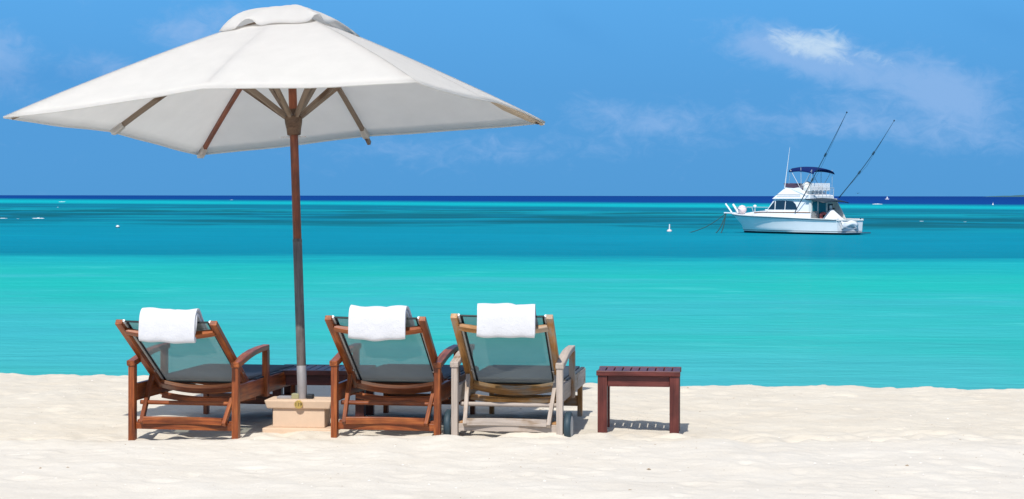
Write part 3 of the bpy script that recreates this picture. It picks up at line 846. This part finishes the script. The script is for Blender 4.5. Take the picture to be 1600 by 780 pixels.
# rub rail along the sheer
for sg_ in (-1, 1):
    pts = [(lerp_st(k)[0], sg_ * (lerp_st(k)[1] + .015), lerp_st(k)[2]) for k in [i * .5 for i in range(17)]]
    MB().tube(pts, .035, 8).build('rub_rail', 'gelold', bt, 0, True)
    MB().tube([(x, y + sg_ * .02, z - .07) for x, y, z in pts], .018, 6).build('rub_strip', 'alu', bt, 0, True)
MB().tube([(-.02, -1.42, .95), (-.02, 1.42, .95)], .035, 8).build('rub_rail', 'gelold', bt)
# decks
def deck(k0, k1, dz_, nm, mt, crown=.04, ins=.03):
    P = []
    n = 12
    for i in range(n + 1):
        s_ = lerp_st(k0 + (k1 - k0) * i / n)
        P.append([(s_[0], (s_[1] - ins) * u, s_[2] + dz_ + crown * (1 - u * u)) for u in (-1, -.6, 0, .6, 1)])
    return MB().grid(P).build(nm, mt, bt, 0, True, .02)
deck(1.5, 8, .0, 'foredeck', 'gel')
deck(0, 1.5, -.45, 'cockpit_floor', 'gelold', 0, .1)
for sg_ in (-1, 1):
    P = [[(lerp_st(k)[0], sg_ * (lerp_st(k)[1] - w_), lerp_st(k)[2] + .012) for w_ in (0, .22)] for k in (0, .5, 1, 1.5)]
    MB().grid(P).build('gunwale', 'gel', bt, 0, False, .03)
MB().box((.12, 0, .96), (.22, 2.8, .04)).build('gunwale', 'gel', bt, .01)
# raised trunk with the brown strip
tr_prof = [(2.3, .98), (8.35, 1.32), (8.25, 1.44), (7.2, 1.55), (2.3, 1.56)]
P = []
for i in range(15):
    x = 2.3 + 6.85 * i / 14
    hw = 1.24 * (1 - max(0, (x - 4.9) / 4.6) ** 1.8) + .03
    zt = 1.54 - .20 * max(0, (x - 6.6) / 2.5) ** 1.6; zb_ = 1.06 + (x - 2.3) * .02
    P.append([(x, hw + .06, zb_), (x, hw, zt - .05), (x, hw - .07, zt), (x, 0, zt + .05), (x, -hw + .07, zt), (x, -hw, zt - .05), (x, -hw - .06, zb_)])
trk = MB().grid(P); n0 = 7; trk.poly([Vector(p) for p in P[0]], [tuple(range(7))]); trk.poly([Vector(p) for p in P[-1]], [tuple(range(7))])
trk.build('cabin_trunk', 'gel', bt, .01, True)
for sg_ in (-1, 1):
    pts = [(p[1][0], sg_ * (p[1][1] + .025), p[1][2] - .02) for p in P[:12]]
    MB().sweep(pts, (0, 0, 1), .055, .02).build('trim_strip', 'stripe', bt)
# deckhouse
hp = [(2.45, 1.52, 1.22), (6.35, 1.52, 1.10), (5.72, 2.36, 1.00), (2.45, 2.38, 1.10)]
MB().prism(hp, 0).build('deckhouse', 'gel', bt, .03)
def pane(pts, nm='window', mt='glassdark', th=.025):
    v = [Vector(p) for p in pts]; n_ = (v[1] - v[0]).cross(v[2] - v[0]).normalized()
    k = len(v); vs = [p - n_ * th for p in v] + [p + n_ * th for p in v]
    fs = [tuple(range(k)), tuple(reversed(range(k, 2 * k)))] + [(a, (a + 1) % k, (a + 1) % k + k, a + k) for a in range(k)]
    return MB().poly(vs, fs).build(nm, mt, bt, .006)
def sy_(x, z, sg_=1):   # deckhouse side surface
    f = (z - 1.52) / .85; f2 = (x - 2.45) / 3.6
    lo_ = 1.22 + (1.10 - 1.22) * f2; hi_ = 1.10 + (1.0 - 1.10) * f2
    return sg_ * (lo_ + (hi_ - lo_) * f + .006)
for sg_ in (-1, 1):
    pane([(x, sy_(x, z, sg_), z) for x, z in ((6.16, 1.66), (5.62, 2.24), (5.58, 1.66))])
    pane([(x, sy_(x, z, sg_), z) for x, z in ((5.50, 1.66), (5.50, 2.26), (4.68, 2.26), (4.68, 1.66))])
    pane([(x, sy_(x, z, sg_), z) for x, z in ((4.60, 1.66), (4.60, 2.26), (4.0, 2.22), (3.72, 2.02), (3.52, 1.66))])
pane([(6.30, .98, 1.63), (6.30, .06, 1.63), (5.83, .06, 2.27), (5.83, .92, 2.27)])
pane([(6.30, -.06, 1.63), (6.30, -.98, 1.63), (5.83, -.92, 2.27), (5.83, -.06, 2.27)])
# flying bridge
MB().prism([(2.35, 2.37, 1.30), (5.82, 2.37, 1.14), (4.72, 3.22, .88), (3.55, 3.26, 1.0), (2.95, 2.75, 1.2), (2.35, 2.62, 1.28)], 0).build('flybridge', 'gel', bt, .04)
for sg_ in (-1, 1):
    MB().sweep([(5.35, sg_ * 1.16, 2.66), (3.2, sg_ * 1.26, 2.66)], (0, 0, 1), .03, .02).build('moulding', 'alu', bt)
pane([(4.82, .86, 3.20), (4.82, -.86, 3.20), (4.95, -.84, 3.44), (4.95, .84, 3.44)], 'windscreen', 'plum')
for sg_ in (-1, 1):
    pane([(4.84, sg_ * .90, 3.19), (3.15, sg_ * 1.04, 3.02), (3.15, sg_ * 1.04, 3.28), (4.95, sg_ * .88, 3.45)], 'windscreen', 'plum')
# aft bulkhead with windows and door
MB().prism([(2.30, .5, 1.26), (2.50, .5, 1.26), (2.50, 2.36, 1.22), (2.30, 2.36, 1.22)], 0).build('aft_bulkhead', 'gelold', bt, .02)
XB = 2.285
pane([(XB, 1.10, 1.55), (XB, .62, 1.55), (XB, .62, 2.2), (XB, 1.0, 2.2), (XB, 1.10, 2.0)], 'window', 'glassteal')
pane([(XB, .42, .85), (XB, -.30, .85), (XB, -.30, 2.22), (XB, .42, 2.22)], 'door', 'glassteal')
pane([(XB, -.55, 1.35), (XB, -1.05, 1.35), (XB, -1.05, 2.05), (XB, -.55, 2.05)], 'window', 'glassdark')
pane([(XB - .02, -.68, 1.72), (XB - .02, -.95, 1.72), (XB - .02, -.95, 1.95), (XB - .02, -.68, 1.95)], 'notice', 'gel')
MB().tube([(XB - .03, -1.16, 1.72), (XB + .02, -1.16, 1.72)], .06, 12).build('porthole', 'black', bt)
for sg_ in (-1, 1):
    pr = [(2.35, .95), (1.35, .95), (1.62, 1.5), (2.0, 2.1), (2.1, 2.4), (2.35, 2.4)]
    vs = [(x, sg_ * (1.36 - (z - .95) * .06), z) for x, z in pr] + [(x, sg_ * (1.29 - (z - .95) * .06), z) for x, z in pr]
    if sg_ < 0: MB().poly(vs, [(0, 1, 2, 3, 4, 5), (11, 10, 9, 8, 7, 6)] + [(a, (a + 1) % 6, (a + 1) % 6 + 6, a + 6) for a in range(6)]).build('cockpit_wing', 'gelold', bt)
# roof overhang above the cockpit
P = [[(x, 1.36 * u, 2.44 - .30 * (max(0, 2.5 - x) / 1.6) ** 1.6 - .10 * u * u) for u in (-1, -.6, 0, .6, 1)] for x in (2.7, 2.3, 1.9, 1.5, 1.15)]
MB().grid(P).build('cockpit_awning', 'awn', bt, 0, True, .05)
# bimini
P = []
for i in range(9):
    u = i / 8; x = 4.42 - 2.15 * u
    zz = 4.40 + .20 * math.sin(math.pi * (.12 + .80 * u)) ** .8 - .10 * u
    P.append([(x - .1 * abs(v) ** 3, 1.12 * v, zz - .22 * abs(v) ** 3.2 - (.10 if abs(v) == 1 else 0) * (1 if 0 < i < 9 else .6)) for v in (-1, -.9, -.6, -.3, 0, .3, .6, .9, 1)])
MB().grid(P).build('bimini_top', 'bimini', bt, 0, True, .03)
def rod(a, b, r_=.018, nm='bimini_pole', mt='tube'):
    return MB().tube([a, b], r_, 6).build(nm, mt, bt)
for sg_ in (-1, 1):
    rod((3.3, sg_ * 1.05, 3.0), (4.2, sg_ * 1.08, 4.35)); rod((3.3, sg_ * 1.05, 3.0), (2.35, sg_ * 1.08, 4.35))
    rod((3.3, sg_ * 1.05, 3.0), (3.3, sg_ * 1.08, 4.5)); rod((4.5, sg_ * .92, 3.25), (4.2, sg_ * 1.08, 4.35), .012)
    rod((2.45, sg_ * 1.18, 2.7), (2.35, sg_ * 1.08, 4.35), .012)
# flybridge seats and rails
for i in range(5):
    y = -.85 + i * .42
    s1 = MB().box((2.75, y, 2.95), (.42, .34, .08)).build('helm_seat', 'gel', bt, .02)
    for j in range(4): MB().box((2.50 + .015 * j, y - .13 + j * .085, 3.22), (.04, .05, .46)).build('back_slat', 'gel', s1, .008)
    rod((2.75, y, 2.6), (2.75, y, 2.93), .03, 'seat_post', 'tube')
MB().tube([(2.35, -1.2, 2.62), (2.30, -1.2, 3.12), (2.30, 1.2, 3.12), (2.35, 1.2, 2.62)], .02, 6).build('rail', 'tube', bt)
for y in (-.8, -.4, 0, .4, .8): rod((2.33, y, 2.55), (2.30, y, 3.12), .014, 'stanchion')
# console bundle, loosely covered
P = []
for i in range(9):
    ph = math.pi * i / 8; P.append([(3.15 + .42 * math.sin(ph) * math.cos(2 * math.pi * k / 12) * (1 + .15 * math.sin(3 * k)), .55 + .5 * math.sin(ph) * math.sin(2 * math.pi * k / 12) * (1 + .12 * math.cos(2 * k + i)), 3.05 - .48 * math.cos(ph) * (1 + .08 * math.sin(k * 2))) for k in range(12)])
MB().grid(P, True).build('console_cover', 'gelold', bt, 0, True)
# outriggers, antenna
def outrig(b0, tip, bend):
    b0 = Vector(b0); tip = Vector(tip); pts = []
    for i in range(13):
        u = i / 12; p = b0.lerp(tip, u); p += Vector((bend, 0, 0)) * math.sin(math.pi * u); pts.append(p)
    o_ = MB().tube(pts, [.034 - .020 * i / 12 for i in range(13)], 8).build('outrigger', 'alu', bt, 0, True)
    for u in (.35, .62): 
        k = int(u * 12); MB().tube([pts[k] - (tip - b0).normalized() * .12, pts[k] + (tip - b0).normalized() * .12], .065, 8).build('collar', 'alu', o_)
    MB().lathe([(.01, -.06), (.06, 0), (.01, .06)], 8, Matrix.Translation(pts[-1])).build('tip', 'black', o_)
    # halyard line
    MB().tube([pts[1], pts[5] + Vector((-.22, 0, 0)), pts[-1]], .008, 4).build('line', 'alu', o_)
outrig((3.59, 1.36, 1.47), (-1.38, 2.1, 8.05), -.05)
outrig((1.96, -1.30, 2.45), (-2.11, -2.0, 7.6), -.22)
MB().tube([(4.82, .95, 3.1), (4.33, 1.0, 5.88)], [.035, .012], 8).build('antenna', 'gel', bt)
# bow: pulpit, bitts, rails, fender
MB().sweep([(9.9, 0, 1.36), (11.07, 0, 1.38)], (0, 1, 0), [.42, .30], .09).build('bow_pulpit', 'gel', bt, .02)
rod((10.35, .12, 1.42), (10.85, .20, 2.02), .06, 'bow_post', 'gel'); rod((9.7, .1, 1.36), (10.22, .12, 1.98), .08, 'bow_post', 'gel')
MB().lathe([(.02, -.31), (.18, -.26), (.29, -.13), (.32, 0), (.29, .13), (.18, .26), (.02, .31)], 16, Matrix.Translation((9.30, .2, 1.62))).build('ball_fender', 'fender', bt, 0, True)
for sg_ in (-1, 1):
    MB().tube([(9.7, sg_ * .42, 1.3), (9.5, sg_ * .55, 1.80), (7.6, sg_ * 1.12, 1.78), (7.3, sg_ * 1.2, 1.2)], .016, 6).build('bow_rail', 'tube', bt)
MB().lathe([(.03, -.10), (.12, -.04), (.12, .05), (.04, .10)], 12, Matrix.Translation((7.95, .4, 1.86))).build('searchlight', 'gel', bt, 0, True)
rod((7.95, .4, 1.45), (7.95, .4, 1.8), .03, 'lamp_post', 'tube')
MB().box((6.3, .85, 1.60), (.45, .35, .12)).build('deck_hatch', 'gel', bt, .03)
# cockpit gear: covered fighting chair, red float
vs = [(1.9, .75, .9), (.75, .70, .9), (.75, -.55, .9), (1.9, -.5, .9), (1.55, .15, 1.72), (1.45, -.05, 1.70)]
MB().poly(vs, [(0, 1, 2, 3), (0, 1, 4), (1, 2, 5, 4), (2, 3, 5), (3, 0, 4, 5)]).build('chair_cover', 'gel', bt, .05)
ring_ = [Vector((2.12, .12 + .30 * math.cos(a), 1.22 + .20 * math.sin(a))) for a in [2 * math.pi * k / 16 for k in range(17)]]
MB().tube(ring_, .10, 8).build('lifebuoy', 'red', bt, 0, True)
# stern platform, ladder and a cloth trailing over the quarter
MB().box((-.38, 0, .12), (.72, 2.6, .07)).build('swim_platform', 'alu', bt, .02)
P = []
for i in range(9):
    u = i / 8
    P.append([(-.05 - .10 * math.sin(math.pi * v) - .03 * math.sin(9 * v + 5 * u), 1.0 - 1.7 * u, .90 - .58 * v * (1 - .55 * math.sin(math.pi * u) * .6) - .05 * math.sin(7 * u)) for v in [k / 5 for k in range(6)]])
MB().grid(P).build('stern_cloth', 'gel', bt, 0, True, .02)
MB().tube([(-.04, 1.3, .93), (-.25, .9, .52), (-.35, .2, .36), (-.2, -.5, .45)], .02, 6).build('stern_line', 'tube', bt)
for y in (1.2, -1.2): MB().tube([(.05, y, .97), (.05, y, 1.07)], .05, 8).build('cleat', 'black', bt)
MB().tube([(8.6, .72, 1.02), (8.6, .74, 1.12)], .03, 8).build('cleat', 'black', bt)
tag(bt, 'white sport fishing boat with a navy bimini and two tall outriggers anchored offshore', 'boat')

# mooring ropes from the bow
bow_w = Vector((at(1134.5, 0, D=DBOAT + 8.15), DBOAT + 8.15, SEA + 1.34))
def rope(px_, py_, lab, r_=.035):
    D = sea_d(py_); e_ = Vector((at(px_, 0, D=D), D, SEA - .05)); pts = []
    for i in range(13):
        u = i / 12; p = bow_w.lerp(e_, u); p.z -= .22 * math.sin(math.pi * u); pts.append(p)
    o_ = MB().tube(pts, r_, 6).build('mooring_rope', 'rope', None, 0, True)
    tag(o_, lab, 'rope', 'mooring ropes running down from the bow of the boat')
rope(1074, 363, 'long slack mooring rope stretching furthest left from the boat bow', .028)
rope(1117.5, 364, 'steep mooring rope dropping left of the boat bow, middle one of three')
rope(1126, 364, 'steepest mooring rope dropping into the water nearest the boat hull')

# ------------------------------------------------------------------ buoys, far sail, bird
D = sea_d(361.5); bz = empty('marker_buoy', (at(1046, 0, D=D), D, SEA)); bz.scale = (.62, .62, .85)
MB().lathe([(.05, -.12), (.26, -.05), (.30, .05), (.22, .14), (.06, .18)], 16).build('float', 'fender', bz, 0, True)
MB().tube([(0, 0, .1), (.02, 0, .62)], [.075, .065], 10).build('pole', 'whiteplastic', bz, .01)
tag(bz, 'small white pole buoy floating left of the moored boat', 'buoy')
D = sea_d(356.5); bz = empty('ball_buoy', (at(184, 0, D=D), D, SEA))
MB().lathe([(.02, -.12), (.10, -.09), (.15, 0), (.12, .08), (.02, .13)], 14, Matrix.Translation((0, 0, .07))).build('float', 'whiteplastic', bz, 0, True)
MB().lathe([(.10, -.05), (.155, 0), (.155, .04), (.12, .06)], 14, Matrix.Translation((0, 0, 0))).build('collar', 'black', bz, 0, True)
tag(bz, 'tiny round white buoy on the sea left of the umbrella pole', 'buoy')
D = sea_d(319.5); bz = empty('ball_buoy', (at(1551.5, 0, D=D), D, SEA)); bz.scale = (.6, .6, .6)
MB().lathe([(.1, -.2), (.45, 0), (.35, .35), (.1, .75), (.03, .95)], 12).build('float', 'whiteplastic', bz, 0, True)
MB().tube([(0, 0, .8), (.1, 0, 1.4)], .05, 8).build('pole', 'whiteplastic', bz)
tag(bz, 'tiny white buoy at the reef edge near the right side, below the dark horizon water', 'buoy')
D = 1500.; bz = empty('far_sailboat', (at(1386, 0, D=D), D, SEA), R(20)); bz.scale = (.8, .8, .8)
MB().prism([(-1.8, .0, .5), (1.6, .0, .5), (2.2, .8, .6), (-1.9, .8, .7)], 0).build('hull', 'gel', bz)
MB().poly([(-.9, 0, 1.0), (1.3, .05, 1.0), (.3, .1, 3.2), (-.9, .08, 1.0)], [(0, 1, 2)]).build('sail', 'gel', bz, 0, False, .05)
MB().tube([(.3, 0, .8), (.3, 0, 3.4)], .06, 6).build('mast', 'tube', bz)
tag(bz, 'tiny white sailing boat on the horizon right of the fishing boat', 'sailboat')
D = 160.; bd = empty('sea_bird', (at(1340.5, 0, D=D), D, EYE + 4.2 * D / 3000), R(70)); bd.scale = (.55, .55, .55)
MB().tube([(-.18, 0, 0), (-.08, 0, .01), (.06, 0, .02), (.16, 0, .0)], [.01, .05, .055, .015], 8).build('body', 'black', bd, 0, True)
for sg_ in (-1, 1):
    MB().sweep([(0, sg_ * .03, .01), (.02, sg_ * .18, .09), (-.04, sg_ * .36, .04)], (1, 0, 0), [.12, .10, .03], .012).build('wing', 'black', bd)
tag(bd, 'small dark bird flying low over the sea just right of the boat', 'bird')

# ------------------------------------------------------------------ shell and coral bits on the sand
mb = MB(); mbw = MB()
def chip(b, x, y, s_):
    z = gz(x, y); an = random.random() * 6.28
    vs = []
    for k in range(5):
        a = an + k * 1.2566; r_ = s_ * random.uniform(.5, 1.1)
        vs.append((x + r_ * math.cos(a) * 1.5, y + r_ * math.sin(a), z + s_ * .1))
    vs.append((x + random.uniform(-.3, .3) * s_, y, z + s_ * random.uniform(.4, .9)))
    b.poly(vs, [(k, (k + 1) % 5, 5) for k in range(5)])
cent = [(random.uniform(-4.5, 4.5), random.uniform(9.8, 16)) for _ in range(40)]
for i in range(1300):
    y = random.uniform(9.6, 16.2); x = random.uniform(-.285, .285) * y * 1.05
    if i % 3:
        cx__, cy__ = random.choice(cent); x = cx__ + random.gauss(0, .22); y = cy__ + random.gauss(0, .25)
    s_ = random.choice((.002, .0025, .0025, .003, .004, .006, .009) if i % 9 == 0 else (.0018, .0022, .0028, .0035)) * random.uniform(.7, 1.3)
    chip(mb, x, y, s_)
for i in range(300):
    y = random.uniform(9.6, 16.2); x = random.uniform(-.285, .285) * y * 1.05
    chip(mbw, x, y, random.uniform(.003, .008))
ob = mb.build('shell_grit', 'shell'); tag(ob, kind='stuff')
ob = mbw.build('pale_shell_grit', 'shellwhite'); tag(ob, kind='stuff')
